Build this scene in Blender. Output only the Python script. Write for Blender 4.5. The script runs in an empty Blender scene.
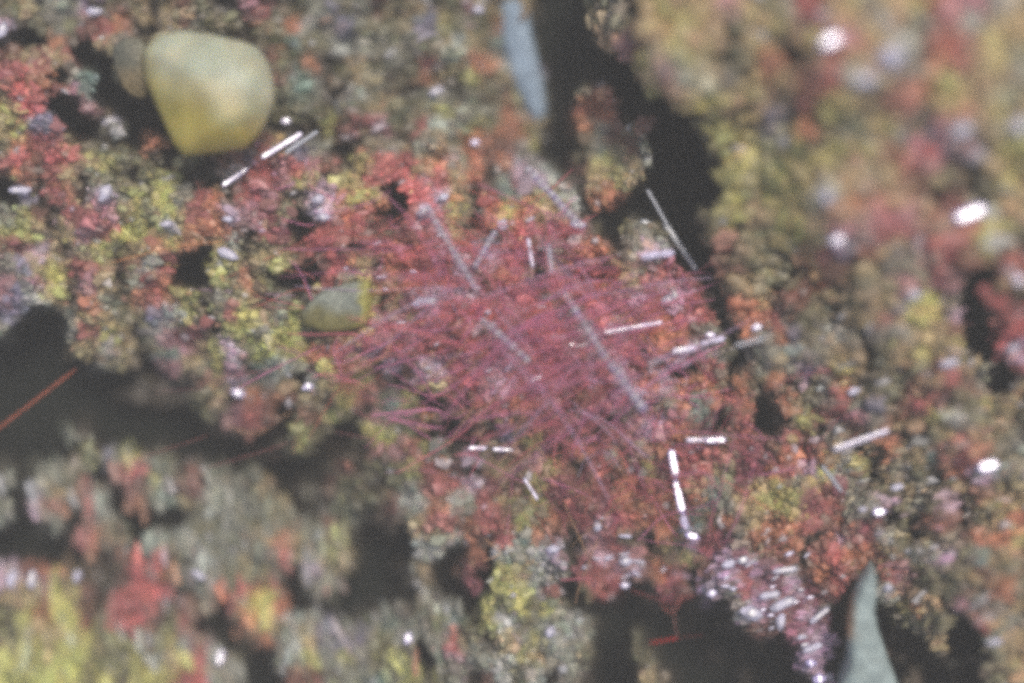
import bpy, math, random
import numpy as np
from mathutils import Vector, Matrix
rnd = random.Random(7)
rng = np.random.default_rng(11)
SC = bpy.context.scene
COL = SC.collection

# ------------------------------------------------------------------ camera
# one unit = 100 px of the picture at the focal plane z = 0; the camera looks straight down the microscope axis
D = 14.0
cam = bpy.data.cameras.new('camera'); camo = bpy.data.objects.new('camera', cam); COL.objects.link(camo)
camo.location = (0, 0, D); camo.rotation_euler = (0, 0, 0)
cam.sensor_width = 36; cam.lens = 36 * D / 10.24
cam.clip_start = 0.5; cam.clip_end = 300
cam.dof.use_dof = True; cam.dof.focus_distance = D - 0.02
cam.dof.aperture_fstop = 0.019
SC.camera = camo

# ------------------------------------------------------------------ world, sun, exposure
S = Vector((0.26, 0.38, 0.88)).normalized()
w = bpy.data.worlds.new('World'); SC.world = w; w.use_nodes = True
nt = w.node_tree; bg = nt.nodes['Background']
sky = nt.nodes.new('ShaderNodeTexSky'); sky.sky_type = 'NISHITA'; sky.sun_disc = False
sky.sun_elevation = math.asin(S.z); sky.sun_rotation = math.atan2(S.x, S.y)
sky.dust_density = 4.0; sky.ozone_density = 0.6; sky.air_density = 0.8
nt.links.new(sky.outputs[0], bg.inputs[0]); bg.inputs[1].default_value = 0.12
sl = bpy.data.lights.new('sun', 'SUN'); slo = bpy.data.objects.new('sun', sl); COL.objects.link(slo)
sl.energy = 1.5; sl.angle = math.radians(10); sl.color = (1.0, 0.93, 0.84)
slo.rotation_euler = S.to_track_quat('Z', 'Y').to_euler(); slo.location = S * 30
SC.view_settings.view_transform = 'Standard'; SC.view_settings.look = 'None'
SC.view_settings.exposure = 0.15; SC.view_settings.gamma = 1.0
SC.cycles.filter_width = 4.8
SC.cycles.use_denoising = False
SC.cycles.max_bounces = 6
SC.cycles.use_adaptive_sampling = False

# ------------------------------------------------------------------ the colour chart of the specimen (16 x 17 px cells)
A0 = """otgGgPo,t,tbe,,p r,eguegbet,eeptt t....eg,tytttptt egrbtygttyrpppGt
P,egebrn,,tbgee, tenGgueeetuyegon n....tg,tnyyt,et ytbptbtgtg,rGgtt
,..nb.tgeXXXXXXX eoceeGggegetGtec G.....tp,tytt,,t t,typrtGG,rnrtyt
btrtr..yeXXXXXXX beon,,tegerGennG G,......yugy,,et n,,ertbGG,nrrtyg
rRn.gc.oeXXXXXXX Xbcg,otg,ontoyet gu......trgGtg,t ntbrrGGtbtnytttg
tRRbpc..,XXXXXXX Xecg,,Get,,G,eob yg..ob..y.tYYttt tertyt,brntyttge
yRR..p,...XXXXXX Xoeoogoteeeyggen tg..nnb....ot,yt uenyyoetbg,nntyt
tyuu..,G...XXXXX X,,,ybrpeerGgyen nt,.ngbob..,yytg gtnoectyutpGGttG
enrrt,o,.n,XXXb, btug,,,egegtennb gy,.ogebg...oyty eyo,yytbtpRpp,ty
rRbRRtyeoo,oo,bu rprpb,yrrrtngnbn Pg..byetg...oyyY oy,yebtbrrp,,tyy
,n,rt,eo,oy,,,Gr rpyt,ytrrRprtn,c pPG,,tyt.....yeo yytbetgtbbte,eyt
.u,rn,Pgy,Ygrn,r po,PPnYy.RRPt,rc cytG,nn......yeo ytyGtnnrtb,b,,tt
gyb,rrptyeYtrnPp me,uPnrn.rPpy,nY nttG,,......eyyt ,yteptppptrrGG,t
yyt,tprYYyGtnnb, rm.,rrr,,brpt,,t Rrrrp,.ogo.,otee oyYtpgprrptprYye
brPt,eyotnyn,tG, etbRR,bRnRrPbrup rbgbnn,gPG..oree eotrPbrtgprrbyg,
gutYrrt,bGr..yY, tyb,Rnt,nrrmPpPr r,tbrbtgtr...bee e,ntb,t,ggrrb,rr
pgpY,pt,grn..yen o...rgYbtrrrrpbn r,rprrntrprb.,te oobnbteeptpp,..t
puGt,ngonrny,ggt ,g,,gcY,tpPPpPpp RRg,rRrPrPPr,,nt ,bbete,tGYYg.rr,
u,.,gtteouGy,erY tgyoonYpptprrRRp pRRu,Rtnrnrrr,nn rgoe,ttbtYYP..rr
g...gryt,gprr,yy gYYootrpppbrbrgr pRRmGuppnnn,g,nG nuegGg.gGttb..RR
....ttGt,tcptyPe YyYnrrp,rprrmrrp pRRppPpr,nPPgo,g gcegtt,etYty,.RP
.....,gt,.ptgyp, cGg,Yrt,ubPPrrpP prRpbpPrr,..r,.g tgPpyt,oterptg.r
........,,,,btPg Gt.Gtnyb,.tYrRpP rPrprrPpnPnnn,no n,ogntoeertrbg.o
.......,,,,,ot,n bnbt,yrecy.,m,rr nrp,bmpGpgncnrn. ,negrguebrr,eyet
.....,......o,pr b.,byo,pgen,,bom orm,mm,pPPrc,,r. ,,ybrpgbt,yGgete
....g,.......,,b ..yo...YYo.,.,,u ,ymmb,rpPpnb,orb ,rb,gbtn,,etrteg
.....yugY,,..... ..o,..,bpryg,Ptp btm,nbgbtnrrrbmm bnrnt,onetcbrneg
,.ggt,.rRgo,bg.e ....,b,ooyrnb,bt ,pyb,rbmy,rrtemm nrPYGy,tgo,nrPcg
g.Gttrg.ryGbrgg, t.,.boo,ogbrrPmb byrmbm,nrbrtcgbt ygtbmg,etg,etbtt
g.PngRG.ngGteGgg et..,ooobGGnGgrt eyorbmnnbn,ncgty yymrbggPegoP,tyt
g..g.rG....,eeGe eeg,b,.,b,trbnrb yenbmpmrnn,cen,t bnrbnbm,o,nb,etn
....,Rne.cgGegeg tntgyy..,.GtGnbR cnb,,pro,nePrmgn nn,bPbrGo,tgbnny
..,..n,bRRegGegt gRtgyt....GG.n,G gGP,,Ppp,oeybPpg bb,rRnbtogGPectt
Pbnn,,,,RRngGgot er.Ptt....t.,m.y tGg,mrpPbnr,bPrP pGbnrb,rpoeotboe
ttPYtb,,Rrr,gneR n,.gg.....G,.m.Y YGr.orr.,mb,Pgrp pPmbr..Gbooee,ne
eYnYYb,rrR,be.rY Yn.,...,g,eGg.Yo YoYg.......,.,GP pmPg....ynt,pggt
,YttYrerR,or..,n YtGgugogcggecoyG oegGg........,,b bpPm....oge,,rtg
eGytYyeyGeyGrg., ngGtguueoGogRe,t gyGgg..o,......, .mPP...,.,t..oct
YYyYYyoeYGtYrGe. .gGYgygoYo.gpggG ytgge..oo....... ..PP......,...et
YyYYYoYeyYyrRgg. .,bbgggcgYoog,bG oG,g....t....... ..,P.........,et"""
ROWS = [r.replace(' ', '') for r in A0.split('\n')]
assert len(ROWS) == 40, len(ROWS)
for i, r in enumerate(ROWS): assert len(r) == 64, (i, len(r))
GRID = np.array([[ord(c) for c in r] for r in ROWS])
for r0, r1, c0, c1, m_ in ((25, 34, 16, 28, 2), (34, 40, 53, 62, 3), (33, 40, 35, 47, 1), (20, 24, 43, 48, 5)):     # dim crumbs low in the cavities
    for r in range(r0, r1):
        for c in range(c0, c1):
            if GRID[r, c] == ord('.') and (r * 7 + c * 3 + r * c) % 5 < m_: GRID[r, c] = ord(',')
PAL = {  # apparent colours and brightness, light and shade baked in, sRGB 0..255
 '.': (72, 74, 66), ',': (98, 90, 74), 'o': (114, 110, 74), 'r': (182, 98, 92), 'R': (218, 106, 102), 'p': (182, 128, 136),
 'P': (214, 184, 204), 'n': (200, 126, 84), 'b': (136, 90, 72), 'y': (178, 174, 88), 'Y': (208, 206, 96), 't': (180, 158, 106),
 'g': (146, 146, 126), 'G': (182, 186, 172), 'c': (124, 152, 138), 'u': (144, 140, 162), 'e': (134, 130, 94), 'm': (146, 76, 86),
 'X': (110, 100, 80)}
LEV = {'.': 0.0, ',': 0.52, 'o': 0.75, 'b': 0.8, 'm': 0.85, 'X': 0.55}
def lin(c):
    c = np.asarray(c, float) / 255
    return np.where(c <= 0.04045, c / 12.92, ((c + 0.055) / 1.055) ** 2.4)
GAIN = 1.0
PALA = np.zeros((128, 3)); LEVA = np.ones(128)
SAT = 0.8
for k, v in PAL.items():
    c = lin(v) * GAIN; g = c @ np.array([.3, .55, .15]); PALA[ord(k)] = g + (c - g) * SAT
for k, v in LEV.items(): LEVA[ord(k)] = v

# ------------------------------------------------------------------ numpy value noise
LAT = rng.random((8, 256, 256))
def vnoise(x, y, s, ch=0):
    x = np.asarray(x, float) / s + 1000.3; y = np.asarray(y, float) / s + 1000.7
    xi = np.floor(x).astype(int); yi = np.floor(y).astype(int); fx = x - xi; fy = y - yi
    fx = fx * fx * (3 - 2 * fx); fy = fy * fy * (3 - 2 * fy)
    L = LAT[ch]
    a = L[yi & 255, xi & 255]; b = L[yi & 255, (xi + 1) & 255]; c = L[(yi + 1) & 255, xi & 255]; d = L[(yi + 1) & 255, (xi + 1) & 255]
    return (a * (1 - fx) + b * fx) * (1 - fy) + (c * (1 - fx) + d * fx) * fy - 0.5
def mir(i, n):
    i = np.abs(np.where(i < 0, -i - 1, i)); i = i % (2 * n)
    return np.where(i >= n, 2 * n - 1 - i, i)
def warp(px, py):
    return (px + vnoise(px, py, 22, 0) * 14 + vnoise(px, py, 7, 1) * 7,
            py + vnoise(px, py, 22, 2) * 14 + vnoise(px, py, 7, 3) * 7)
def cell(px, py):
    cx = mir(np.floor(px / 16).astype(int), 64); cy = mir(np.floor(py / 17.075).astype(int), 40)
    return GRID[cy, cx]
LG = LEVA[GRID]
CG = PALA[GRID]
def softcol(px, py):                                 # the same chart read with soft borders
    u = px / 16 - 0.5; v = py / 17.075 - 0.5
    xi = np.floor(u).astype(int); yi = np.floor(v).astype(int); fx = (u - xi)[..., None]; fy = (v - yi)[..., None]
    g = lambda a, b: CG[mir(b, 40), mir(a, 64)]
    return (g(xi, yi) * (1 - fx) + g(xi + 1, yi) * fx) * (1 - fy) + (g(xi, yi + 1) * (1 - fx) + g(xi + 1, yi + 1) * fx) * fy
def level(px, py):                                   # bilinear fill level of the crust, 0 in the cavities
    u = px / 16 - 0.5; v = py / 17.075 - 0.5
    xi = np.floor(u).astype(int); yi = np.floor(v).astype(int); fx = u - xi; fy = v - yi
    g = lambda a, b: LG[mir(b, 40), mir(a, 64)]
    return (g(xi, yi) * (1 - fx) + g(xi + 1, yi) * fx) * (1 - fy) + (g(xi, yi + 1) * (1 - fx) + g(xi + 1, yi + 1) * fx) * fy
ZC = np.array([(50,20,-.35),(200,60,-.2),(300,50,-.5),(450,60,-.5),(530,110,-.75),(520,40,-.7),(20,100,-.15),(100,200,-.05),(100,300,-.12),(250,250,0),
 (400,250,.05),(500,300,.08),(600,300,.05),(690,300,0),(600,450,0),(720,450,.05),(800,480,.05),(700,180,.5),(680,60,.95),(850,60,1.1),
 (1000,100,1.1),(850,200,.9),(1000,240,.8),(780,280,.35),(900,330,.6),(850,400,.15),(980,420,.45),(900,520,.22),(1000,600,.5),(780,600,0),
 (850,640,-.05),(600,150,-.4),(100,520,-.62),(250,520,-.6),(50,640,-.7),(200,640,-.66),(350,620,-.55),(420,620,-.45),(500,560,-.15),
 (540,640,-.18),(350,460,-.35),(150,400,-.5),(650,620,-.45),(330,520,-.6)], float)
def zbase(px, py):
    px = np.asarray(px, float); py = np.asarray(py, float)
    n = np.zeros_like(px); d = np.zeros_like(px)
    for a, b, z in ZC:
        q = 1 / (((px - a) ** 2 + (py - b) ** 2) + 900) ** 1.6
        n += q * z; d += q
    return n / d
GZ = -1.4                                            # the cavity floor
def surf(px, py):
    wx, wy = warp(px, py); l = level(wx, wy)
    zb = zbase(px, py); k = np.clip(1 - (zb - .3) * 1.5, .2, 1) * np.clip(1 + (zb + .45) * 1.6, .35, 1)
    z = zb + (vnoise(px, py, 34, 4) * .30 + vnoise(px, py, 13, 5) * .16) * k + vnoise(px, py, 6, 6) * .06
    s = np.clip((l - .12) / 0.63, 0, 1); s = s * s * (3 - 2 * s)
    return z * s + (GZ - .12) * (1 - s) - (1 - s) * .0, l
def W(px, py, z):
    k = (D - z) / D
    return ((px - 512) / 100 * k, (341.5 - py) / 100 * k, z)
def wv(px, py, z=None):
    if z is None: z = float(surf(np.array([px]), np.array([py]))[0][0])
    return Vector(W(px, py, z))

# ------------------------------------------------------------------ materials
def mat(name, color=(.5, .5, .5), rough=.5, spec=.5, src=None, trans=0., fleck=0.0, fscale=8, bump=0., coat=0., metallic=0., sss=0., alpha=1., rvar=None):
    m = bpy.data.materials.new(name); m.use_nodes = True
    t = m.node_tree; b = t.nodes['Principled BSDF']
    b.inputs['Roughness'].default_value = rough; b.inputs['Specular IOR Level'].default_value = spec
    b.inputs['Transmission Weight'].default_value = trans; b.inputs['Coat Weight'].default_value = coat
    b.inputs['Metallic'].default_value = metallic; b.inputs['Alpha'].default_value = alpha; b.inputs['Coat Roughness'].default_value = .2
    b.inputs['Base Color'].default_value = (*color, 1)
    b.inputs['Subsurface Weight'].default_value = sss; b.inputs['Subsurface Radius'].default_value = (.25, .2, .1)
    out = None
    if src == 'attr':
        a = t.nodes.new('ShaderNodeAttribute'); a.attribute_name = 'tint'; out = a.outputs['Color']
    elif src == 'object':
        a = t.nodes.new('ShaderNodeObjectInfo'); out = a.outputs['Color']
    tc = t.nodes.new('ShaderNodeNewGeometry')
    n = t.nodes.new('ShaderNodeTexNoise'); n.inputs['Scale'].default_value = fscale; n.inputs['Detail'].default_value = 3
    t.links.new(tc.outputs['Position'], n.inputs['Vector'])
    if rvar:
        m2 = t.nodes.new('ShaderNodeMapRange'); m2.inputs[1].default_value = .35; m2.inputs[2].default_value = .65
        m2.inputs[3].default_value = rvar[0]; m2.inputs[4].default_value = rvar[1]
        t.links.new(n.outputs['Fac'], m2.inputs[0]); t.links.new(m2.outputs[0], b.inputs['Roughness']); t.links.new(m2.outputs[0], b.inputs['Coat Roughness'])
    if fleck:
        mr = t.nodes.new('ShaderNodeMapRange'); mr.inputs[1].default_value = .3; mr.inputs[2].default_value = .7
        mr.inputs[3].default_value = 1 - fleck; mr.inputs[4].default_value = 1 + fleck
        t.links.new(n.outputs['Fac'], mr.inputs[0])
        mx = t.nodes.new('ShaderNodeVectorMath'); mx.operation = 'SCALE'
        if out is None:
            c = t.nodes.new('ShaderNodeRGB'); c.outputs[0].default_value = (*color, 1); out = c.outputs[0]
        t.links.new(out, mx.inputs[0]); t.links.new(mr.outputs[0], mx.inputs['Scale']); out = mx.outputs[0]
    if out is not None: t.links.new(out, b.inputs['Base Color'])
    if bump:
        bp = t.nodes.new('ShaderNodeBump'); bp.inputs['Strength'].default_value = bump; bp.inputs['Distance'].default_value = .03
        t.links.new(n.outputs['Fac'], bp.inputs['Height']); t.links.new(bp.outputs[0], b.inputs['Normal'])
    return m
M_grain = mat('grain_mineral', rough=.42, src='attr', fleck=.22, fscale=16)
M_grain_o = mat('grain_mineral_single', rough=.42, src='object', fleck=.22, fscale=16)
M_matrix = mat('crust_matrix', rough=.7, src='attr', fleck=.3, fscale=10, bump=.6)
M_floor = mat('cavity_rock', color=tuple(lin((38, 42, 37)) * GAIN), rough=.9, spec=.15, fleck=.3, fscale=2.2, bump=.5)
M_fibre = mat('fibre', rough=.4, src='attr', fleck=.15, fscale=9, alpha=.45)
M_fibre_o = mat('fibre_single', rough=.4, src='object', fleck=.15, fscale=9, alpha=.4)
M_amber = mat('pale_crystal', rough=.4, src='attr', fleck=.14, fscale=3.2, bump=.35, sss=.5)
M_blade = mat('blade_mineral', rough=.6, src='attr', fleck=.3, fscale=20, bump=.5)
M_glass = mat('clear_needle', color=(.62, .66, .74), rough=.3, spec=.6, trans=.45)
M_glint = mat('bright_needle', color=(.72, .67, .90), rough=.25, spec=.9, coat=.7, fleck=.5, fscale=9, rvar=(.12, .40))  # violet base colour stands in for the lens colour fringe on glints
M_soft = mat('soft_crystal', color=(.62, .60, .74), rough=.32, spec=.7, coat=.2, trans=.15, fleck=.4, fscale=8, rvar=(.25, .6))
M_hot = mat('brilliant_crystal', color=(.66, .58, .95), rough=.20, spec=1., coat=1.)  # violet body colour imitates lens fringes around the white flash
M_lilac = mat('lilac_needle', src='attr', alpha=.8, rough=.35, spec=.6, fleck=.3, fscale=14)

def newmesh(name, V, F, m, parent=None, cols=None, smooth=False):
    me = bpy.data.meshes.new(name); me.from_pydata([tuple(v) for v in V], [], [tuple(f) for f in F]); me.update()
    if cols is not None:
        a = me.color_attributes.new('tint', 'FLOAT_COLOR', 'POINT')
        c = np.ones((len(V), 4), np.float32); c[:, :3] = cols; a.data.foreach_set('color', c.ravel())
    if smooth: me.polygons.foreach_set('use_smooth', [True] * len(me.polygons))
    me.materials.append(m)
    o = bpy.data.objects.new(name, me); COL.objects.link(o)
    if parent: o.parent = parent
    return o
def fastmesh(name, V, F, m, parent=None, cols=None):      # V (n,3), F (k,3) numpy
    me = bpy.data.meshes.new(name)
    me.vertices.add(len(V)); me.vertices.foreach_set('co', V.astype(np.float32).ravel())
    nf, k = F.shape
    me.loops.add(nf * k); me.loops.foreach_set('vertex_index', F.astype(np.int32).ravel())
    me.polygons.add(nf); me.polygons.foreach_set('loop_start', np.arange(0, nf * k, k, dtype=np.int32))
    me.update(calc_edges=True); me.validate()
    if cols is not None:
        a = me.color_attributes.new('tint', 'FLOAT_COLOR', 'POINT')
        c = np.ones((len(V), 4), np.float32); c[:, :3] = cols; a.data.foreach_set('color', c.ravel())
    me.materials.append(m)
    o = bpy.data.objects.new(name, me); COL.objects.link(o)
    if parent: o.parent = parent
    return o
def tag(o, label, cat, group=None):
    o['label'] = label; o['category'] = cat
    if group: o['group'] = group
    return o

# ------------------------------------------------------------------ the cavity floor
n = 121
gx = np.linspace(-30, 30, n); X, Y = np.meshgrid(gx, gx)
near = (np.abs(X) < 9) & (np.abs(Y) < 7)
Zf = GZ + np.where(near, 0, vnoise(X * 100, Y * 100, 500, 6) * .8 - .3)
V = np.stack([X.ravel(), Y.ravel(), Zf.ravel()], 1)
i = np.arange(n - 1); I, J = np.meshgrid(i, i); b0 = (J * n + I).ravel()
fl = fastmesh('ground', V, np.stack([b0, b0 + 1, b0 + n + 1, b0 + n], 1), M_floor); fl['kind'] = 'structure'

# ------------------------------------------------------------------ scattering volume added to lift the dark gaps, like optical veil in the lens
hz = bpy.data.meshes.new('added_veil'); q = [(x, y, z) for x in (-31, 31) for y in (-31, 31) for z in (GZ - 2.2, D + .6)]
hz.from_pydata(q, [], [(0,1,3,2),(4,6,7,5),(0,4,5,1),(2,3,7,6),(0,2,6,4),(1,5,7,3)]); hzo = bpy.data.objects.new('added_veil', hz); COL.objects.link(hzo)
hm = bpy.data.materials.new('veil_volume'); hm.use_nodes = True; hm.node_tree.nodes.remove(hm.node_tree.nodes['Principled BSDF'])
pv = hm.node_tree.nodes.new('ShaderNodeVolumePrincipled'); pv.inputs['Color'].default_value = (.94, .93, .88, 1); pv.inputs['Density'].default_value = 0.0108
hm.node_tree.links.new(pv.outputs[0], hm.node_tree.nodes['Material Output'].inputs['Volume']); hz.materials.append(hm); hzo['kind'] = 'stuff'

# ------------------------------------------------------------------ the crusts
CR = [
 ('dim grey and tan crust in the top left corner', [(50,15),(70,50),(110,25),(15,20),(60,55)]),
 ('olive grey crust between the pale yellow crystal and the dark upper gap', [(300,30),(400,60),(300,110),(450,110),(500,60),(380,20),(230,10),(170,15),(440,20),(350,110),(530,120),(520,20)]),
 ('speckled red and yellow green crust from the left edge to below the pale yellow crystal', [(15,110),(40,170),(60,230),(150,200),(200,250),(100,280),(220,320),(170,340),(50,300),(280,320),(270,280),(90,140),(130,160),(70,95)]),
 ('rose red crust in the middle of the picture, under the mat of red fibres', [(300,180),(380,180),(450,200),(400,280),(480,260),(520,330),(430,350),(560,260),(600,300),(660,270),(690,310),(620,380),(560,390),(480,390),(360,350)]),
 ('large blurred tan and pink crust block filling the upper right, beyond the dark gap', [(700,30),(800,60),(900,60),(1000,60),(760,130),(850,150),(950,150),(1000,220),(740,200),(800,230),(900,240),(760,270),(620,20),(700,100)]),
 ('streaky brown, grey and tan crust along the lower right edge', [(800,330),(900,340),(1000,340),(850,400),(950,420),(1000,500),(900,500),(950,580),(900,560),(1000,620),(930,600),(780,300)]),
 ('rust brown crust with orange grains around the brightest white needle', [(700,400),(760,390),(720,470),(780,450),(760,520),(640,470),(600,430),(640,530),(560,450),(820,520),(840,560),(690,340),(600,500),(590,570)]),
 ('sparkling lilac crust between the dark lower gap and the blue grey blade', [(770,600),(800,600),(740,585),(800,640),(730,565)]),
 ('dim grey green crust with red streaks on the lower left ledge', [(60,500),(150,490),(220,520),(320,530),(280,560),(80,530),(10,500)]),
 ('blurred bright yellow green crust in the bottom left corner', [(30,620),(100,640),(180,620),(60,590),(130,590),(210,650)]),
 ('pale grey and yellow nodule of crust left of the dark lower gap', [(440,540),(500,540),(560,560),(520,620),(570,640),(480,640),(430,510),(490,510)]),
 ('dull blue grey streaked crust at the bottom, left of the pale grey nodule', [(300,640),(350,630),(400,640),(420,600),(270,620)]),
 ('small orange and tan clump standing alone in the dark upper gap', [(590,110),(620,150),(600,170),(600,190),(640,120)]),
 ('sparse brown and olive crumbs in the dark band below the fibre mat', [(300,440),(350,450),(400,470),(330,400),(450,450),(200,380),(120,370)]),
]
SEEDS = np.array([(x, y, i) for i, (_, s) in enumerate(CR) for x, y in s], float)
def owner(px, py):
    best = np.full(px.shape, 1e18); who = np.zeros(px.shape, int)
    for x, y, i in SEEDS:
        d = (px - x) ** 2 + (py - y) ** 2
        q = d < best; best = np.where(q, d, best); who = np.where(q, int(i), who)
    return who
crusts = []
for lab, s in CR:
    cx = sum(a for a, b in s) / len(s); cy = sum(b for a, b in s) / len(s)
    e = bpy.data.objects.new('mineral_crust', None); COL.objects.link(e); e.location = W(cx, cy, GZ)
    tag(e, lab, 'mineral crust'); crusts.append(e)
OFF = np.array([list(e.location) for e in crusts])
# body sheets: one relief on a 4 px lattice, shared out between the crusts
st = 3.0; xs = np.arange(-170, 1200, st); ys = np.arange(-170, 860, st)
PX, PY = np.meshgrid(xs, ys); nx, ny = len(xs), len(ys)
Zs, Ls = surf(PX, PY)
wx, wy = warp(PX, PY)
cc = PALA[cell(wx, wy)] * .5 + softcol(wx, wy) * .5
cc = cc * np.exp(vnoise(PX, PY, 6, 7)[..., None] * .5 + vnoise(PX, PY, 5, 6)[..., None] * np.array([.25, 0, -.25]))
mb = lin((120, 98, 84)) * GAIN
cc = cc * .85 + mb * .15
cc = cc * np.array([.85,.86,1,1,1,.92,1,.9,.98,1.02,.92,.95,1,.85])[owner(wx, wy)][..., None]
k = (D - Zs) / D
VX = (PX - 512) / 100 * k; VY = (341.5 - PY) / 100 * k
who = owner(wx, wy)
i = np.arange(nx - 1); j = np.arange(ny - 1); I, J = np.meshgrid(i, j)
b0 = (J * nx + I).ravel()
quads = np.stack([b0, b0 + nx, b0 + nx + 1, b0 + 1], 1)
vis = (Zs.ravel()[quads].max(1) > GZ - .02)
qown = who.ravel()[b0]
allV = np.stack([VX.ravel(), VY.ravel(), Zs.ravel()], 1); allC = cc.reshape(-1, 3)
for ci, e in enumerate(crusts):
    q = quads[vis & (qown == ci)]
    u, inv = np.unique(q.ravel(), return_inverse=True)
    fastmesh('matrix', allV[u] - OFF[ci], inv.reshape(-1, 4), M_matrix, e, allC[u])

# grains ------------------------------------------------------------
T = (1 + 5 ** .5) / 2
ICO = np.array([(-1,T,0),(1,T,0),(-1,-T,0),(1,-T,0),(0,-1,T),(0,1,T),(0,-1,-T),(0,1,-T),(T,0,-1),(T,0,1),(-T,0,-1),(-T,0,1)], float)
ICO /= np.linalg.norm(ICO[0])
ICF = np.array([(0,11,5),(0,5,1),(0,1,7),(0,7,10),(0,10,11),(1,5,9),(5,11,4),(11,10,2),(10,7,6),(7,1,8),(3,9,4),(3,4,2),(3,2,6),(3,6,8),(3,8,9),(4,9,5),(2,4,11),(6,2,10),(8,6,7),(9,8,1)])
VAR = []
for q in range(14):
    v = ICO * (1 + rng.uniform(-.42, .42, (12, 1))) + rng.normal(0, .12, (12, 3))
    ang = rng.uniform(0, 6.28, 3)
    R = np.array(Matrix.Rotation(ang[0], 3, 'X') @ Matrix.Rotation(ang[1], 3, 'Y') @ Matrix.Rotation(ang[2], 3, 'Z'))
    VAR.append(v @ R.T)
VAR = np.array(VAR)
NG = 112000
gx_ = rng.uniform(-130, 1154, NG); gy_ = rng.uniform(-130, 813, NG)
gz, gl = surf(gx_, gy_)
wx, wy = warp(gx_, gy_)
own = owner(wx, wy)
pr = np.clip((gl - .2) / .5, 0, 1)
keep = rng.random(NG) < pr
# thin out hidden area under the big crystal
keep &= ~(((gx_ - 208) / 55) ** 2 + ((gy_ - 93) / 50) ** 2 < 1)
# coarse regions carry fewer grains
REG = np.ones(14); REG[4] = .5; REG[5] = .8; REG[8] = .7; REG[9] = .55; REG[11] = .7; REG[0] = .7
keep &= rng.random(NG) < REG[own]
SZ = np.full(14, 2.7); SZ[4] = 6.5; SZ[5] = 3.3; SZ[8] = 3.3; SZ[9] = 4.2; SZ[11] = 3.3; SZ[0] = 3.4; SZ[1] = 2.8; SZ[6] = 2.7; SZ[10] = 2.7
gx_, gy_, gz, gl, own, wx, wy = [a[keep] for a in (gx_, gy_, gz, gl, own, wx, wy)]
n = len(gx_)
gr = SZ[own] * np.exp(rng.normal(0, .45, n)); gr = np.clip(gr, 1.2, np.where(own == 4, 12, 7.5))
gr *= np.where(gl < .5, .8, 1)
# anisotropy: streaks in the lower left run down the picture, those on the right rise to the right
asp = np.full(n, 1.25); ang = rng.uniform(0, math.pi, n)
def aniso(mask, a, sd, r):
    ang[mask] = math.radians(a) + rng.normal(0, sd, mask.sum()); asp[mask] = r * np.exp(rng.normal(0, .15, mask.sum()))
aniso(np.isin(own, [8, 9]), 97, .16, 3.6); aniso(np.isin(own, [11]), 104, .18, 3.6); aniso(own == 1, 14, .3, 2.1)
aniso(own == 5, 17, .25, 2.4); aniso(own == 7, 12, .25, 2.4); aniso(own == 2, -8, .4, 1.7); aniso((own == 4) & (gy_ > 190), 12, .4, 1.6)
aniso(own == 3, 8, .5, 1.5)
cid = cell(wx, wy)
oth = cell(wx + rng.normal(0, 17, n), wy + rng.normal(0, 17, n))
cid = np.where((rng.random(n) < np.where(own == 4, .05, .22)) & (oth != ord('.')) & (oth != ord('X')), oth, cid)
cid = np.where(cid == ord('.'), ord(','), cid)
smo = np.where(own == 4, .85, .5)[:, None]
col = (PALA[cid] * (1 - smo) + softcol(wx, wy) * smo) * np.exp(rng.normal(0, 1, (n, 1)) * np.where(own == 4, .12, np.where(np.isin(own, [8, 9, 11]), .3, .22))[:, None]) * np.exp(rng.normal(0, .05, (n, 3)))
wm = np.ones((14, 3)); wm[3] = (1.18, 1.06, 1.08); wm[7] = (.95, .85, .95); wm[4] = (1.08, 1.0, .94); wm[5] = (1.08, .98, .97); wm[6] = (1.05, .98, .95)
col *= wm[own]
col[own == 8] = col[own == 8] * .66 + .34 * lin((140, 146, 130))
col *= np.array([.85,.86,1,1,1,.92,1,.9,.98,1.02,.92,.95,1,.85])[own][:, None]
fk = rng.random(n) < .025
col[fk] = col[fk] * .4 + .6 * lin((205, 205, 210))
dk = rng.random(n) < .05
col[dk] *= .6
col = np.clip(col, .01, .85)
vi = rng.integers(0, len(VAR), n)
rz = gr / 100 * ((D - gz) / D)
sx, sy, sz = rz * np.sqrt(asp), rz / np.sqrt(asp), rz * rng.uniform(.22, .5, n)
ca, sa = np.cos(ang), np.sin(ang)
cz = gz + sz * .05
pos = np.stack([(gx_ - 512) / 100 * (D - cz) / D, (341.5 - gy_) / 100 * (D - cz) / D, cz], 1)
inframe = (gx_ > 0) & (gx_ < 1024) & (gy_ > 0) & (gy_ < 683)
meshes = []
for q in range(len(VAR)):
    me = bpy.data.meshes.new('grain'); me.from_pydata([tuple(v) for v in VAR[q]], [], [tuple(f) for f in ICF]); me.update()
    me.materials.append(M_grain_o); meshes.append(me)
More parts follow.
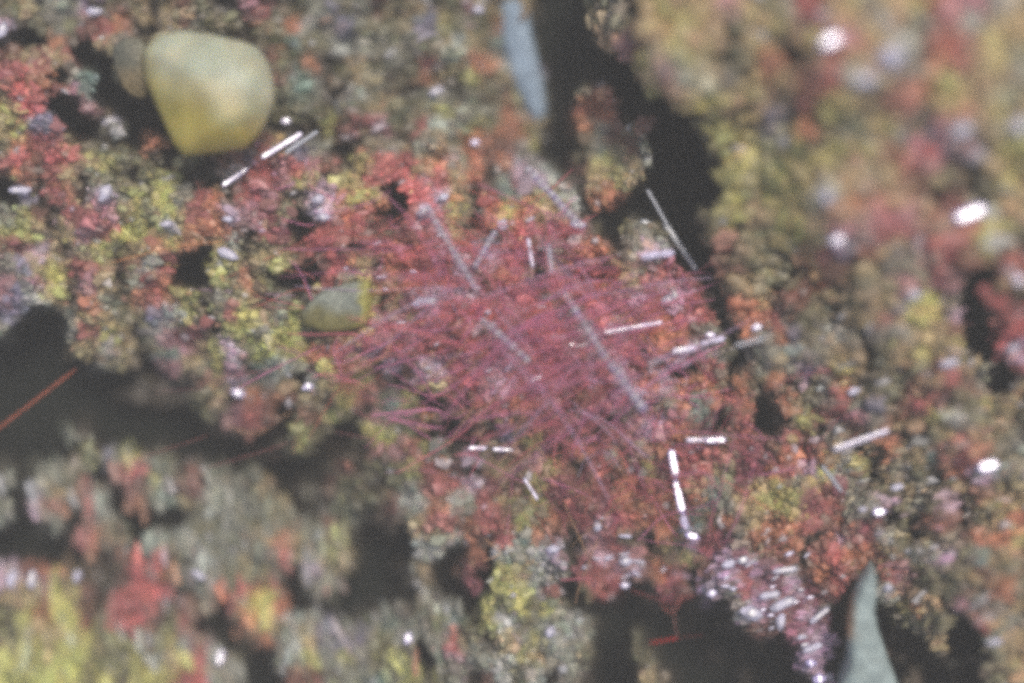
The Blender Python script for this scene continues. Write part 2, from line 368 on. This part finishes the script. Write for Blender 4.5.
for ci, e in enumerate(crusts):
    idx = np.where(own == ci)[0]
    cand = idx[inframe[idx] & (gr[idx] > 3.2)]
    big = cand[np.argsort(-gr[cand])][:300]
    bs = set(big.tolist())
    rest = np.array([a for a in idx if a not in bs])
    for a in big:
        o = bpy.data.objects.new('grain', meshes[vi[a]]); COL.objects.link(o); o.parent = e
        o.location = pos[a] - OFF[ci]; o.rotation_euler = (0, 0, ang[a]); o.scale = (sx[a], sy[a], sz[a])
        o.color = (*col[a], 1)
    v = VAR[vi[rest]] * np.stack([sx[rest], sy[rest], sz[rest]], 1)[:, None, :]
    c_, s_ = ca[rest][:, None], sa[rest][:, None]
    v = np.stack([v[..., 0] * c_ - v[..., 1] * s_, v[..., 0] * s_ + v[..., 1] * c_, v[..., 2]], 2) + (pos[rest] - OFF[ci])[:, None, :]
    F = (ICF[None] + 12 * np.arange(len(rest))[:, None, None]).reshape(-1, 3)
    o = fastmesh('fine_grains', v.reshape(-1, 3), F, M_grain, e, np.repeat(col[rest], 12, 0)); o['kind'] = 'stuff'
print('grains', n)

# ------------------------------------------------------------------ faceted blocks and blades (outline at its place, real thickness)
def block(name, label, cat, outline, tops, z0, depth, m, shade, cuts=8):
    """outline: ring of px points; tops: (px, py, dz) points over it; the solid is their convex hull, finely divided"""
    import bmesh
    P = [np.array(p, float) for p in outline]; c = sum(P) / len(P)
    base = wv(c[0], c[1], z0 - depth)
    pts = []
    for i_, p in enumerate(P):
        q = c + (p - c) * .9; pts.append(wv(q[0], q[1], z0 - depth)); pts.append(wv(p[0], p[1], z0 - .04 * (i_ % 2)))
        q = c + (p - c) * .95; pts.append(wv(q[0], q[1], z0 + .07))
    pts += [wv(x, y, z0 + d) for x, y, d in tops]
    bm = bmesh.new()
    for p in pts: bm.verts.new(p - base)
    r = bmesh.ops.convex_hull(bm, input=bm.verts)
    bmesh.ops.delete(bm, geom=list({g for g in r['geom_unused'] + r['geom_interior'] if isinstance(g, bmesh.types.BMVert)}), context='VERTS')
    bmesh.ops.bevel(bm, geom=list(bm.edges), offset=.018, segments=2, affect='EDGES', profile=.5)
    bmesh.ops.triangulate(bm, faces=bm.faces)
    bmesh.ops.subdivide_edges(bm, edges=[e for e in bm.edges if e.calc_length() > .12], cuts=cuts, use_grid_fill=True)
    bmesh.ops.triangulate(bm, faces=bm.faces)
    for f in bm.faces: f.smooth = True
    me = bpy.data.meshes.new(name); bm.to_mesh(me); bm.free()
    col = np.ones((len(me.vertices), 4), np.float32)
    for i_, v in enumerate(me.vertices):
        p = v.co + base; k = D / (D - p.z)
        px, py = p.x * k * 100 + 512, 341.5 - p.y * k * 100
        n1 = vnoise(px, py, 17, 1); n2 = vnoise(px, py, 9, 2)
        col[i_, :3] = np.array(shade(px + n1 * 14, py + n2 * 8)) * (1 + n1 * .32 + n2 * .22) * (1 + np.array([.15, 0, -.1]) * vnoise(px * .5, py, 10, 5))
    at = me.color_attributes.new('tint', 'FLOAT_COLOR', 'POINT'); at.data.foreach_set('color', col.ravel())
    me.materials.append(m); o = bpy.data.objects.new(name, me); COL.objects.link(o); o.location = base
    return tag(o, label, cat)
def mixs(a, b, t): t = max(0., min(1., t)); return lin(a) * (1 - t) + lin(b) * t
def sh_big(x, y):
    t = (y - 58 - (x - 160) * .36) / 45                     # amber towards the lower left
    r = mixs((198, 200, 172), (206, 188, 98), t)
    if x < 158: r = r * .7 + lin((196, 180, 96)) * .3
    if (x - 228) ** 2 + (y - 100) ** 2 < 26 ** 2: r = r * .6 + lin((180, 182, 150)) * .4
    return r
block('rounded_crystal', 'large pale yellow rounded crystal with an amber lower side, in the upper left', 'crystal',
      [(144,76),(144,50),(156,36),(178,30),(200,32),(216,40),(238,40),(257,47),(268,62),(274,82),(274,104),(267,122),(257,137),(246,148),(214,153),(184,156),(173,142),(163,118),(155,98),(147,84)],
      [(170,60,.30),(196,52,.36),(232,62,.38),(252,84,.36),(250,112,.34),(222,122,.40),(204,92,.44),(186,112,.32),(196,136,.22),(236,134,.26),(164,78,.2)], .46, 1.1, M_amber, sh_big)
block('crystal_lump', 'small olive grey lump leaning on the left side of the pale yellow crystal', 'crystal',
      [(112,48),(122,38),(138,37),(146,46),(146,72),(151,90),(144,100),(132,97),(121,86),(114,66)],
      [(126,50,.15),(138,60,.18),(134,84,.12)], -.16, .7, M_blade, lambda x, y: mixs((124, 124, 108), (136, 118, 80), (y - 50) / 40))
def slab(name, label, outline, z0, depth, shade, lean=0.):
    import bmesh
    P = [np.array(p, float) for p in outline]; c = sum(P) / len(P); base = wv(c[0], c[1], z0 - depth)
    bm = bmesh.new()
    f = bm.faces.new([bm.verts.new(wv(p[0], p[1], z0) - base) for p in P])
    r = bmesh.ops.extrude_face_region(bm, geom=[f])
    top = [v for v in r['geom'] if isinstance(v, bmesh.types.BMVert)]
    for v in bm.verts:
        if v not in top: v.co.z -= depth; v.co.x += lean
    bmesh.ops.recalc_face_normals(bm, faces=bm.faces)
    tf = [g for g in bm.faces if all(v in top for v in g.verts)]
    bmesh.ops.inset_region(bm, faces=tf, thickness=.045, depth=.05)
    bmesh.ops.triangulate(bm, faces=bm.faces)
    for _ in range(2): bmesh.ops.subdivide_edges(bm, edges=[e for e in bm.edges if e.calc_length() > .12], cuts=1, use_grid_fill=True); bmesh.ops.triangulate(bm, faces=bm.faces)
    col = []
    for v in bm.verts:
        p = v.co + base; k = D / (D - p.z); px, py = p.x * k * 100 + 512, 341.5 - p.y * k * 100
        v.co.z += float(vnoise(px, py, 8, 3)) * .06
        col.append(np.array(shade(px, py)) * (1 + float(vnoise(px, py, 7, 4)) * .25))
    for g in bm.faces: g.smooth = True
    me = bpy.data.meshes.new(name); bm.to_mesh(me); bm.free()
    cc_ = np.ones((len(me.vertices), 4), np.float32); cc_[:, :3] = col
    at = me.color_attributes.new('tint', 'FLOAT_COLOR', 'POINT'); at.data.foreach_set('color', cc_.ravel())
    me.materials.append(M_blade); o = bpy.data.objects.new(name, me); COL.objects.link(o); o.location = base
    return tag(o, label, 'crystal')
slab('blocky_crystal', 'grey block shaped crystal with a yellow right edge, left of the red fibres',
     [(308,304),(322,290),(344,284),(369,279),(372,300),(367,322),(352,330),(326,333),(304,326),(300,314)],
     .10, .5, lambda x, y: lin((172, 168, 92)) if x + float(vnoise(x, y, 9, 1)) * 8 > 359 else mixs((146, 152, 138), (124, 118, 70), (y - 302 + float(vnoise(x, y, 11, 2)) * 16) / 14))
slab('grey_crystal', 'smooth blue grey blade tapering upward at the lower right',
     [(874,566),(877,590),(875,612),(877,628),(883,648),(891,668),(899,690),(925,770),(826,770),(842,690),(851,664),(849,636),(853,606),(863,580)],
     .42, 1.3, lambda x, y: mixs((176, 142, 110), (160, 176, 172), (x - 851) / 5) if y < 640 else lin((160, 176, 172)), lean=.22)
slab('grey_crystal', 'soft pale blue sliver on the left rim of the dark upper gap',
     [(498,-40),(524,-40),(532,34),(538,58),(544,84),(547,112),(536,124),(524,104),(510,76),(500,34)],
     -.70, .6, lambda x, y: lin((150, 170, 186)))

# ------------------------------------------------------------------ needles and shining crystals
def halfvec(p):
    v = (Vector((0, 0, D)) - p).normalized(); return (v + S).normalized()
def prism(name, label, cat, a, b, wpx, m, lift=.1, flash=1.0, sides=6, taper=.35, rib=0, zc=None, group=None, flat=.6, jit=0.):
    """long prism between two px points; flash 1 turns one long face so that it mirrors the sun"""
    mx, my = (a[0] + b[0]) / 2, (a[1] + b[1]) / 2
    if zc is None: zc = float(max(surf(np.array([mx, a[0], b[0]]), np.array([my, a[1], b[1]]))[0])) + lift
    pm = wv(mx, my, zc); h = halfvec(pm)
    pa, pb = wv(a[0], a[1], zc), wv(b[0], b[1], zc)
    d = pb - pa
    # slope the axis until the chosen face can carry the half vector
    dz = -(d.x * h.x + d.y * h.y) / h.z * flash
    dz = max(-.30, min(.30, dz))
    pa, pb = wv(a[0], a[1], zc - dz / 2), wv(b[0], b[1], zc + dz / 2)
    d = (pb - pa); L = d.length; ax = d.normalized()
    up = (h * flash + Vector((0, 0, 1)) * (1 - flash)); up = (up - ax * up.dot(ax)).normalized(); sd = ax.cross(up)
    r = wpx / 200 * 1.12
    ts = [0, min(.5, wpx / 100 * .5 / L)]
    if rib:
        k = max(3, int(L * 100 / rib))
        ts += [ts[1] + (1 - 2 * ts[1]) * (q / k) for q in range(1, k)]
    ts += [1 - ts[1], 1]
    V = []; F = []
    for qi, t in enumerate(ts):
        s = taper if qi in (0, len(ts) - 1) else 1.0
        if rib and 1 < qi < len(ts) - 2: s = 1.0 if qi % 2 else .7
        s *= 1 - .12 * abs(t - .5)
        for q in range(sides):
            an = (q + .5) / sides * 2 * math.pi
            V.append(ax * (L * (t - .5)) + up * (math.cos(an) * r * s * flat) + sd * (math.sin(an) * r * s * (1 + rnd.uniform(-jit, jit))) + ax * (r * rnd.uniform(-jit, jit) * 2))
    for r_ in range(len(ts) - 1):
        for q in range(sides):
            q2 = (q + 1) % sides
            F.append((r_ * sides + q, r_ * sides + q2, (r_ + 1) * sides + q2, (r_ + 1) * sides + q))
    F.append(tuple(range(sides - 1, -1, -1))); F.append(tuple(range((len(ts) - 1) * sides, len(ts) * sides)))
    cen = (pa + pb) / 2; cs_ = None
    if m is M_lilac:
        cs_ = np.array([lin((206, 204, 206) if (v_ // sides) % 2 else rnd.choice(((132, 108, 176), (150, 122, 150)))) * rnd.uniform(.8, 1.1) for v_ in range(len(V))])
    o = newmesh(name, V, F, m, cols=cs_); o.location = cen
    return tag(o, label, cat, group)
N_, G_, L_, H_, S_ = M_glint, M_glass, M_lilac, M_hot, M_soft
NEED = [
 ((222,186),(248,168),5,N_,1,0,'short bright white needle just below the pale yellow crystal, lower one of the pair'),
 ((261,158),(302,133),5,N_,1,0,'long bright white needle at the lower right of the pale yellow crystal'),
 ((285,153),(318,131),4,G_,.5,0,'thin dull needle lying right beside the bright one near the yellow crystal'),
 ((526,166),(583,229),8,L_,.8,4.5,'ribbed pale lilac prism reaching from the upper fibres down to the dark gap'),
 ((664,222),(697,271),6,G_,.7,0,'thick end of the clear grey needle lying across the dark upper gap'),
 ((647,189),(668,226),3.4,G_,.3,0,'thin dull tip of the grey needle below the orange clump in the dark gap'),
 ((564,292),(600,348),7,L_,.8,4.5,'upper ribbed violet prism in the middle of the fibre mat'),
 ((598,346),(646,412),9,L_,.6,5,'lower faded ribbed lilac prism, half buried in pink fibres'),
 ((481,318),(530,362),7,L_,.5,5,'dull ribbed grey prism in the centre, left of the violet prism'),
 ((603,333),(662,322),3.6,N_,.8,0,'thin white needle pointing right from the violet ribbed prism'),
 ((575,347),(592,343),3,G_,.8,0,'very short pale needle left of the violet ribbed prism'),
 ((671,449),(676,478),7,H_,1,0,'brilliant white upright prism, upper piece of the broken pair'),
 ((675,480),(683,514),7,H_,1,0,'brilliant white upright prism, lower longer piece of the broken pair'),
 ((683,514),(686,530),9,N_,.9,3.5,'pale ribbed stub under the brilliant upright prism'),
 ((686,440),(704,440),4,N_,.8,0,'dim left end of the horizontal white needle above the upright prism'),
 ((704,440),(726,440),5.5,H_,1,0,'brilliant horizontal white needle above the upright prism'),
 ((685,534),(699,538),7,H_,1,0,'small white glint at the foot of the upright prism'),
 ((833,450),(889,430),4.0,N_,.75,0,'lone pale needle tilted up to the right on the right hand crust'),
 ((468,448),(487,448),4,N_,1,0,'left white glint of two in line on red fibres'),
 ((492,449),(514,450),4,N_,1,0,'right white glint of two in line on red fibres'),
 ((524,478),(538,500),3,N_,.7,0,'thin ivory needle slanting down below the two glints'),
 ((672,352),(697,347),5,N_,.7,0,'blurred lilac needle right of the violet prism, beside the dark hollow'),
 ((648,365),(675,353),3.4,L_,.5,0,'dull mauve needle leading up to the blurred lilac needle'),
 ((700,344),(725,338),5,N_,.6,0,'short pale splinter above the dark hollow right of the fibre mat'),
 ((735,346),(765,338),3.5,G_,.6,0,'faint pale splinter farther right above the dark hollow'),
 ((530,382),(542,376),4,N_,1,0,'tiny pale glint in the lower fibre mat'),
 ((548,241),(552,274),6,G_,.7,4,'upright straw coloured prism in the small dark hollow'),
 ((528,238),(533,268),3.4,N_,.6,0,'thin upright pale needle left of the straw coloured prism'),
 ((641,257),(674,252),7,N_,.6,4,'horizontal lilac prism left of the end of the grey needle'),
 ((640,221),(655,226),6,G_,.9,0,'small greenish white crystal in the dark gap beside the grey needle'),
 ((571,224),(586,225),7,N_,1,0,'bright tip at the lower end of the ribbed lilac prism'),
 ((426,206),(478,292),6,L_,.4,4,'faint violet ribbed band running down the left of the fibre mat'),
 ((496,230),(474,268),6,L_,.4,4,'faint violet band slanting the other way in the fibre mat'),
 ((822,465),(842,492),3.5,G_,.4,0,'short pale splinter below the lone tilted needle'),
]
for a, b, wd, m, fl_, rib, lab in NEED:
    prism('crystal_needle', lab, 'crystal', a, b, wd, m, flash=fl_, rib=rib, lift=.26 if m is M_lilac else .14, jit=.06, zc=-.12 if a[0] in (664, 647, 640) else .42 if a[0] == 833 else None)
GL = [ # x, y, length, width, angle deg (image, up = +), flash, label
 (830,41,23,11,25,1.0,'bright white spot crystal at the top of the blurred upper right block'),
 (892,57,26,20,10,.90,'large soft pale blue crystal near the top of the upper right block'),
 (866,80,19,10,5,.86,'soft lilac white crystal left below the large pale blue one'),
 (963,130,18,10,15,.84,'soft lilac white crystal in the right part of the upper right block'),
 (1019,127,12,16,80,.86,'pale crystal cut by the right edge near the top'),
 (970,214,34,11,22,1.0,'brilliant white crystal with violet lens fringe tint right of centre of the upper right block'),
 (827,197,10,14,80,.80,'soft pale crystal on the left side of the upper right block'),
 (838,240,15,9,20,.93,'white spot crystal on pink ground below the upper right block'),
 (1020,280,11,8,30,.95,'yellowish white spot crystal at the right edge above the dark hole'),
 (914,295,13,8,10,.80,'dim violet crystal just left above the yellow patch on the right'),
 (950,363,20,7,12,.88,'flat white streak crystal above the middle of the lower right crust'),
 (1013,349,12,7,15,.80,'pale crystal on the red patch at the right edge'),
 (988,466,22,9,15,1.0,'brilliant white crystal tinted for violet lens fringe on the red spot at the lower right'),
 (879,512,13,7,10,1.0,'bright white crystal on the rust ground right of the orange grains'),
 (863,509,9,4,5,.85,'tiny pale flake left of the bright crystal on the rust ground'),
 (854,391,13,7,25,.85,'small blue white crystal above the lone tilted needle'),
 (757,327,10,6,20,.95,'blue white spot on the orange patch right of the fibre mat'),
 (710,335,10,6,5,.95,'small white spot at the left of the orange patch'),
 (286,121,9,6,0,1.0,'bright bluish spot right above the long bright white needle'),
 (318,199,13,9,20,.92,'pair of lilac white crystals below the bright needle, upper one'),
 (323,217,12,8,5,.92,'pair of lilac white crystals below the bright needle, lower one'),
 (228,254,21,9,-25,.92,'curved white crystal in the yellow patch of the left crust'),
 (238,393,13,9,-30,1.0,'bright splintered white crystal in the shadow below the left crust'),
 (308,387,11,9,30,.95,'round white spot above the dim crumbs left of the fibre mat'),
 (424,212,14,9,10,.86,'soft lilac crystal in the upper part of the rose crust'),
 (443,197,10,7,20,.86,'faint lilac crystal in the top of the rose crust'),
 (475,142,9,6,15,1.0,'white spot crystal in the olive grey crust near its lower right end'),
 (503,225,11,10,60,.88,'cream coloured bright grain at the top of the fibre mat'),
 (436,91,14,7,25,.85,'pale greenish streak crystal in the middle of the olive grey crust'),
 (425,302,26,9,5,.80,'wide lilac flake at the left of the fibre mat'),
 (408,638,9,12,70,.97,'bright bluish drop crystal in the dull grey crust at the bottom'),
 (220,658,6,16,80,.96,'upright white sliver crystal near the bottom left'),
 (199,575,15,6,-35,.86,'pale slanting splinter on the grey green crust at the lower left'),
 (12,578,8,19,80,.84,'left upright lilac streak at the left edge above the yellow corner'),
 (32,579,8,19,80,.84,'middle upright lilac streak near the left edge above the yellow corner'),
 (77,576,7,12,78,.88,'right small upright lilac streak above the yellow corner'),
 (811,663,9,9,0,1.0,'star like white crystal at the bottom of the lilac crust'),
 (820,679,13,10,10,1.0,'bright white crystal on the bottom edge left of the blue grey blade'),
 (813,648,20,6,20,.9,'lilac flake just above the star like crystal'),
 (820,615,24,5,38,.82,'thin lilac splinter rising left of the blue grey blade'),
 (752,613,20,12,-10,.88,'broad pale crystal at the left end of the lilac crust'),
 (729,564,14,7,20,.92,'violet white crystal above the dark lower gap'),
 (743,560,11,7,15,.92,'greenish white crystal next to the violet white one'),
 (712,593,10,7,20,.96,'white spot crystal on the rim of the dark lower gap'),
 (785,570,24,5,8,.88,'yellowish white flake at the top of the lilac crust'),
 (783,604,26,9,25,.84,'lilac blade in the middle of the lilac crust'),
 (770,595,20,6,10,.86,'pale flake left of the lilac blade in the lilac crust'),
 (781,622,9,16,80,.82,'upright grey white prism at the lower left of the lilac crust'),
 (626,561,13,9,10,.86,'lilac crystal above the left end of the dark lower gap'),
 (598,526,8,9,0,.88,'pale lilac spot crystal below the fibre mat'),
 (625,585,8,6,0,.97,'tiny white spot on the rim of the dark gap beside the nodule'),
 (553,549,12,8,5,.84,'soft pinkish white grain on the right shoulder of the nodule'),
 (550,632,8,11,70,.84,'bluish white grain in the middle of the nodule'),
 (888,588,8,7,0,.84,'small pale spot right of the tip of the blue grey blade'),
 (860,652,17,6,10,.9,'warm white flake lying across the blue grey blade'),
 (994,642,16,5,10,.85,'pale green flake in the lower right corner crust'),
 (897,487,13,6,15,.85,'pale streak in the dark part of the lower right crust'),
 (640,392,13,9,0,.85,'pale lilac grain between fibre mat and orange grains'),
 (668,300,14,8,30,.88,'lilac white crystal at the right end of the rose crust'),
 (20,190,22,7,0,.84,'lilac streak crystal near the left edge of the speckled crust'),
 (105,193,12,16,60,.82,'pink white grain in the upper left of the speckled crust'),
 (228,219,10,6,0,.88,'small lilac white grain in the speckled crust below the short bright needle'),
 (166,224,12,6,10,.88,'pale bluish grain right of the green yellow patch in the left crust'),
 (2,30,8,16,70,.84,'pink white grain cut by the left edge near the top'),
 (95,11,16,7,0,.82,'lilac white flake at the top left, left of the pale yellow crystal'),
 (111,122,18,10,10,.80,'pale bluish grain in the dark gap left of the pale yellow crystal'),
 (478,9,12,7,10,.84,'cream speck crystal on the top edge of the olive grey crust'),
]
for x, y, L, wd, an, fl_, lab in GL:
    if wd > L: L, wd, an = wd, L, an if an > 45 else 90 - an
    a_ = math.radians(an); dx, dy = math.cos(a_) * L / 2, -math.sin(a_) * L / 2
    prism('shining_crystal', lab, 'crystal', (x - dx, y - dy), (x + dx, y + dy), wd, M_hot if fl_ == 1 and x > 600 else M_glint if fl_ > .92 else M_soft, flash=fl_, lift=.09, flat=.55, taper=.4, jit=.16)

def flakes(n, cx, cy, sx_, sy_, an, lab, grp):
    for _ in range(n):
        x, y = rnd.gauss(cx, sx_), rnd.gauss(cy, sy_); L = rnd.uniform(4, 12); wd = rnd.uniform(2, 3.6)
        if float(surf(np.array([x]), np.array([y]))[1][0]) < .6: continue
        a_ = math.radians(rnd.gauss(an, 14)); dx, dy = math.cos(a_) * L / 2, -math.sin(a_) * L / 2
        prism('crystal_flake', lab, 'crystal', (x - dx, y - dy), (x + dx, y + dy), wd, rnd.choice((M_glint, M_soft, M_soft)), flash=rnd.uniform(.6, .95), lift=.05, flat=.5, taper=.4, jit=.2, group=grp)
flakes(24, 782, 600, 32, 26, 18, 'tiny violet white flake scattered in the lilac crust', 'tiny flakes in the lilac crust')
flakes(20, 500, 300, 95, 55, 5, 'tiny lilac flake among the red fibres', 'tiny flakes among the red fibres')
flakes(9, 615, 550, 26, 16, 0, 'tiny pink flake in the crust above the dark lower gap', 'tiny flakes above the dark lower gap')

# ------------------------------------------------------------------ fibres
def fibre_geo(p0, p1, bend, r, z0, z1, ns=6, sides=4):
    pts = []
    dx, dy = p1[0] - p0[0], p1[1] - p0[1]; L = math.hypot(dx, dy) + 1e-6
    for i in range(ns + 1):
        t = i / ns; o = math.sin(t * math.pi) * bend + math.sin(t * 2 * math.pi + bend) * bend * .35
        pts.append(wv(p0[0] + dx * t - dy / L * o, p0[1] + dy * t + dx / L * o, z0 + (z1 - z0) * t))
    V = []; F = []
    for i, p in enumerate(pts):
        d = (pts[min(i + 1, ns)] - pts[max(i - 1, 0)]).normalized(); sd = d.cross(Vector((0, 0, 1))).normalized(); up = sd.cross(d)
        rr = r / 100 * (1 if 0 < i < ns else .5)
        for q in range(sides):
            an = q / sides * 2 * math.pi
            V.append(p + sd * (math.cos(an) * rr) + up * (math.sin(an) * rr))
    for i in range(ns):
        for q in range(sides):
            q2 = (q + 1) % sides
            F.append((i * sides + q, i * sides + q2, (i + 1) * sides + q2, (i + 1) * sides + q))
    F.append(tuple(range(sides - 1, -1, -1))); F.append(tuple(ns * sides + q for q in range(sides)))
    return V, F
FC = {'rose': (232, 134, 144), 'mauve': (230, 150, 184), 'rust': (224, 132, 118), 'lilac': (216, 188, 214), 'dark': (164, 100, 108), 'tan': (200, 160, 124)}
FAM = [ # n, cx, cy, sx, sy, angle, sd, len range, bend, colour weights
 (55, 460, 300, 80, 45, 8, 14, (60, 190), 10, ('rose','rose','mauve','rust')),
 (31, 430, 245, 60, 32, 2, 20, (50, 150), 10, ('rose','rust','mauve')),
 (55, 560, 345, 65, 38, 20, 22, (50, 170), 9, ('rose','mauve','mauve','dark')),
 (55, 540, 400, 60, 28, 38, 16, (60, 180), 7, ('mauve','rose','dark','tan')),
 (37, 520, 300, 80, 50, -57, 12, (40, 120), 5, ('lilac','mauve','mauve')),
 (37, 630, 400, 38, 42, -50, 30, (40, 110), 7, ('mauve','rose','lilac')),
 (37, 620, 295, 50, 30, 12, 30, (30, 100), 7, ('mauve','rust','mauve')),
 (68, 510, 330, 110, 60, 0, 70, (18, 60), 5, ('rose','mauve','rust','mauve')),
 (49, 680, 470, 80, 50, 20, 55, (25, 90), 6, ('dark','rust','rose','mauve')),
 (14, 330, 425, 85, 35, 12, 25, (50, 140), 9, ('dark','tan','mauve')),
 (12, 400, 440, 60, 30, -22, 12, (60, 140), 7, ('dark','mauve')),
 (24, 590, 500, 60, 45, 30, 55, (30, 100), 6, ('dark','mauve','tan')),
 (26, 560, 250, 50, 26, -25, 30, (40, 110), 6, ('mauve','rose')),
 (30, 640, 480, 50, 40, -30, 40, (40, 120), 6, ('mauve','rose','dark')),
 (12, 330, 240, 60, 40, 0, 60, (30, 80), 8, ('rust','mauve')),
]
fm = bpy.data.objects.new('fibre_mat', None); COL.objects.link(fm); fm.location = wv(530, 330)
tag(fm, 'tangled mat of fine rose red and mauve fibres spread over the centre of the picture', 'fibres')
fo = Vector(fm.location); fibs = []
for n_, cx, cy, sx_, sy_, an, sd_, lr, bd, cs in FAM:
    for _ in range(n_):
        x, y = rnd.gauss(cx, sx_), rnd.gauss(cy, sy_); L = rnd.uniform(*lr) * rnd.uniform(.6, 1)
        a_ = math.radians(rnd.gauss(an, sd_)); dx, dy = math.cos(a_) * L / 2, -math.sin(a_) * L / 2
        hi = rnd.random() < .36 and 330 < x < 720 and 190 < y < 450
        z = float(zbase(x, y)) + (rnd.uniform(.2, .6) if hi else rnd.uniform(.02, .22))
        zt = rnd.uniform(-.1, .1)
        if y > 425 and x < 400 and rnd.random() < .6: continue
        if y < 270 and x + L / 2 > 600 + max(0, y - 220): continue
        c = rnd.choice(cs)
        fibs.append(((x - dx, y - dy), (x + dx, y + dy), rnd.gauss(0, bd), rnd.uniform(.3, .9) * (1.6 if hi else 1), z - zt, z + zt, lin(FC[c]) * math.exp(rnd.gauss(0, .18)), L))
for _ in range(34):                                  # long straight fibres fanning out of the middle
    a_ = math.radians(rnd.choice((rnd.gauss(8, 9), rnd.gauss(36, 8), rnd.gauss(188, 9), rnd.gauss(215, 12), rnd.gauss(-58, 8), rnd.gauss(24, 6))))
    q_ = rnd.gauss(0, 1); x, y = 535 + q_ * 70 + rnd.gauss(0, 15), 335 + q_ * 45 + rnd.gauss(0, 20); r0, r1 = rnd.uniform(0, 40), rnd.uniform(80, 190)
    z = float(zbase(x, y)) + rnd.uniform(.1, .4)
    fibs.append(((x + math.cos(a_) * r0, y - math.sin(a_) * r0), (x + math.cos(a_) * r1, y - math.sin(a_) * r1 * .8), rnd.gauss(0, 3), rnd.uniform(.5, 1.1), z, z - .05, lin(FC[rnd.choice(('rose', 'mauve', 'mauve', 'lilac'))]), r1 - r0))
fibs.sort(key=lambda f: -f[3] * f[7])
SV, SF, SCOL = [], [], []
for q, (p0, p1, bend, r, z0, z1, c, L) in enumerate(fibs):
    V, F = fibre_geo(p0, p1, bend, r, z0, z1)
    if q < 300:
        o = newmesh('fibre', [v - fo for v in V], F, M_fibre_o, fm); o.color = (*np.clip(c, 0, .9), 1)
    else:
        k0 = len(SV); SV += [v - fo for v in V]; SF += [tuple(i + k0 for i in f) for f in F]; SCOL += [c] * len(V)
o = newmesh('fine_fibres', SV, SF, M_fibre, fm, cols=np.array(SCOL)); o['kind'] = 'stuff'
# single fibres that can be picked out
SG = [
 ((-40,458),(76,369),1.3,(232,130,100),-.3,0,'long orange red fibre crossing the dark gap at the left edge'),
 ((140,457),(208,434),.9,(150,92,86),-.3,2,'dull red fibre in the dark band above the lower left crust'),
 ((205,468),(290,441),.9,(150,92,90),-.3,2,'dull red fibre right of the other one in the dark band'),
 ((334,431),(398,451),.9,(160,110,110),-.2,-3,'faint mauve fibre sloping down left of the two glints'),
 ((650,643),(678,638),1.5,(220,62,56),-.3,0,'short bright red fibre lying in the dark lower gap'),
 ((672,604),(677,637),.8,(160,96,90),-.3,0,'thin upright fibre joining the bright red fibre to the bent one'),
 ((630,590),(672,604),1.1,(158,84,84),-.3,0,'left arm of the bent red fibre across the dark lower gap'),
 ((672,604),(722,584),1.3,(170,84,80),-.3,0,'right arm of the bent red fibre across the dark lower gap'),
 ((678,638),(704,635),.7,(140,70,66),-.3,0,'faint dark red fibre continuing right from the bright red one'),
 ((330,369),(440,352),1.0,(190,110,100),.1,-3,'long pale rose fibre at the lower left border of the fibre mat'),
 ((512,431),(566,402),1.0,(190,130,120),.2,2,'pale brown fibre rising from lower left into the fibre mat'),
 ((548,448),(600,382),1.1,(196,140,128),.2,2,'steep tan fibre in the lower fibre mat'),
 ((500,258),(585,227),1.2,(190,96,96),.25,2,'smooth dark rose fibre along the top of the fibre mat'),
 ((110,262),(228,240),1.2,(214,150,100),.15,-2,'long orange tan fibre lying on the speckled left crust'),
 ((560,182),(600,181),.9,(130,100,96),-.1,0,'faint brown fibre bridging the gap below the orange clump'),
 ((585,516),(660,486),.9,(160,84,90),.15,2,'thin mauve fibre left of the brilliant upright prism'),
 ((620,452),(634,488),1.0,(190,110,80),.2,0,'short orange fibre sloping down left of the brilliant upright prism'),
 ((560,580),(592,578),1.6,(200,120,130),.05,0,'pink fibre on the upper rim of the dark lower gap'),
]
for p0, p1, r, c, z, bend, lab in SG:
    b = (wv(*p0, z) + wv(*p1, z)) / 2
    V, F = fibre_geo(p0, p1, bend, r, z - .05, z + .05, ns=8, sides=6)
    o = newmesh('red_fibre', [v - b for v in V], F, M_fibre_o); o.location = b; o.color = (*lin(c), 1); tag(o, lab, 'fibre')
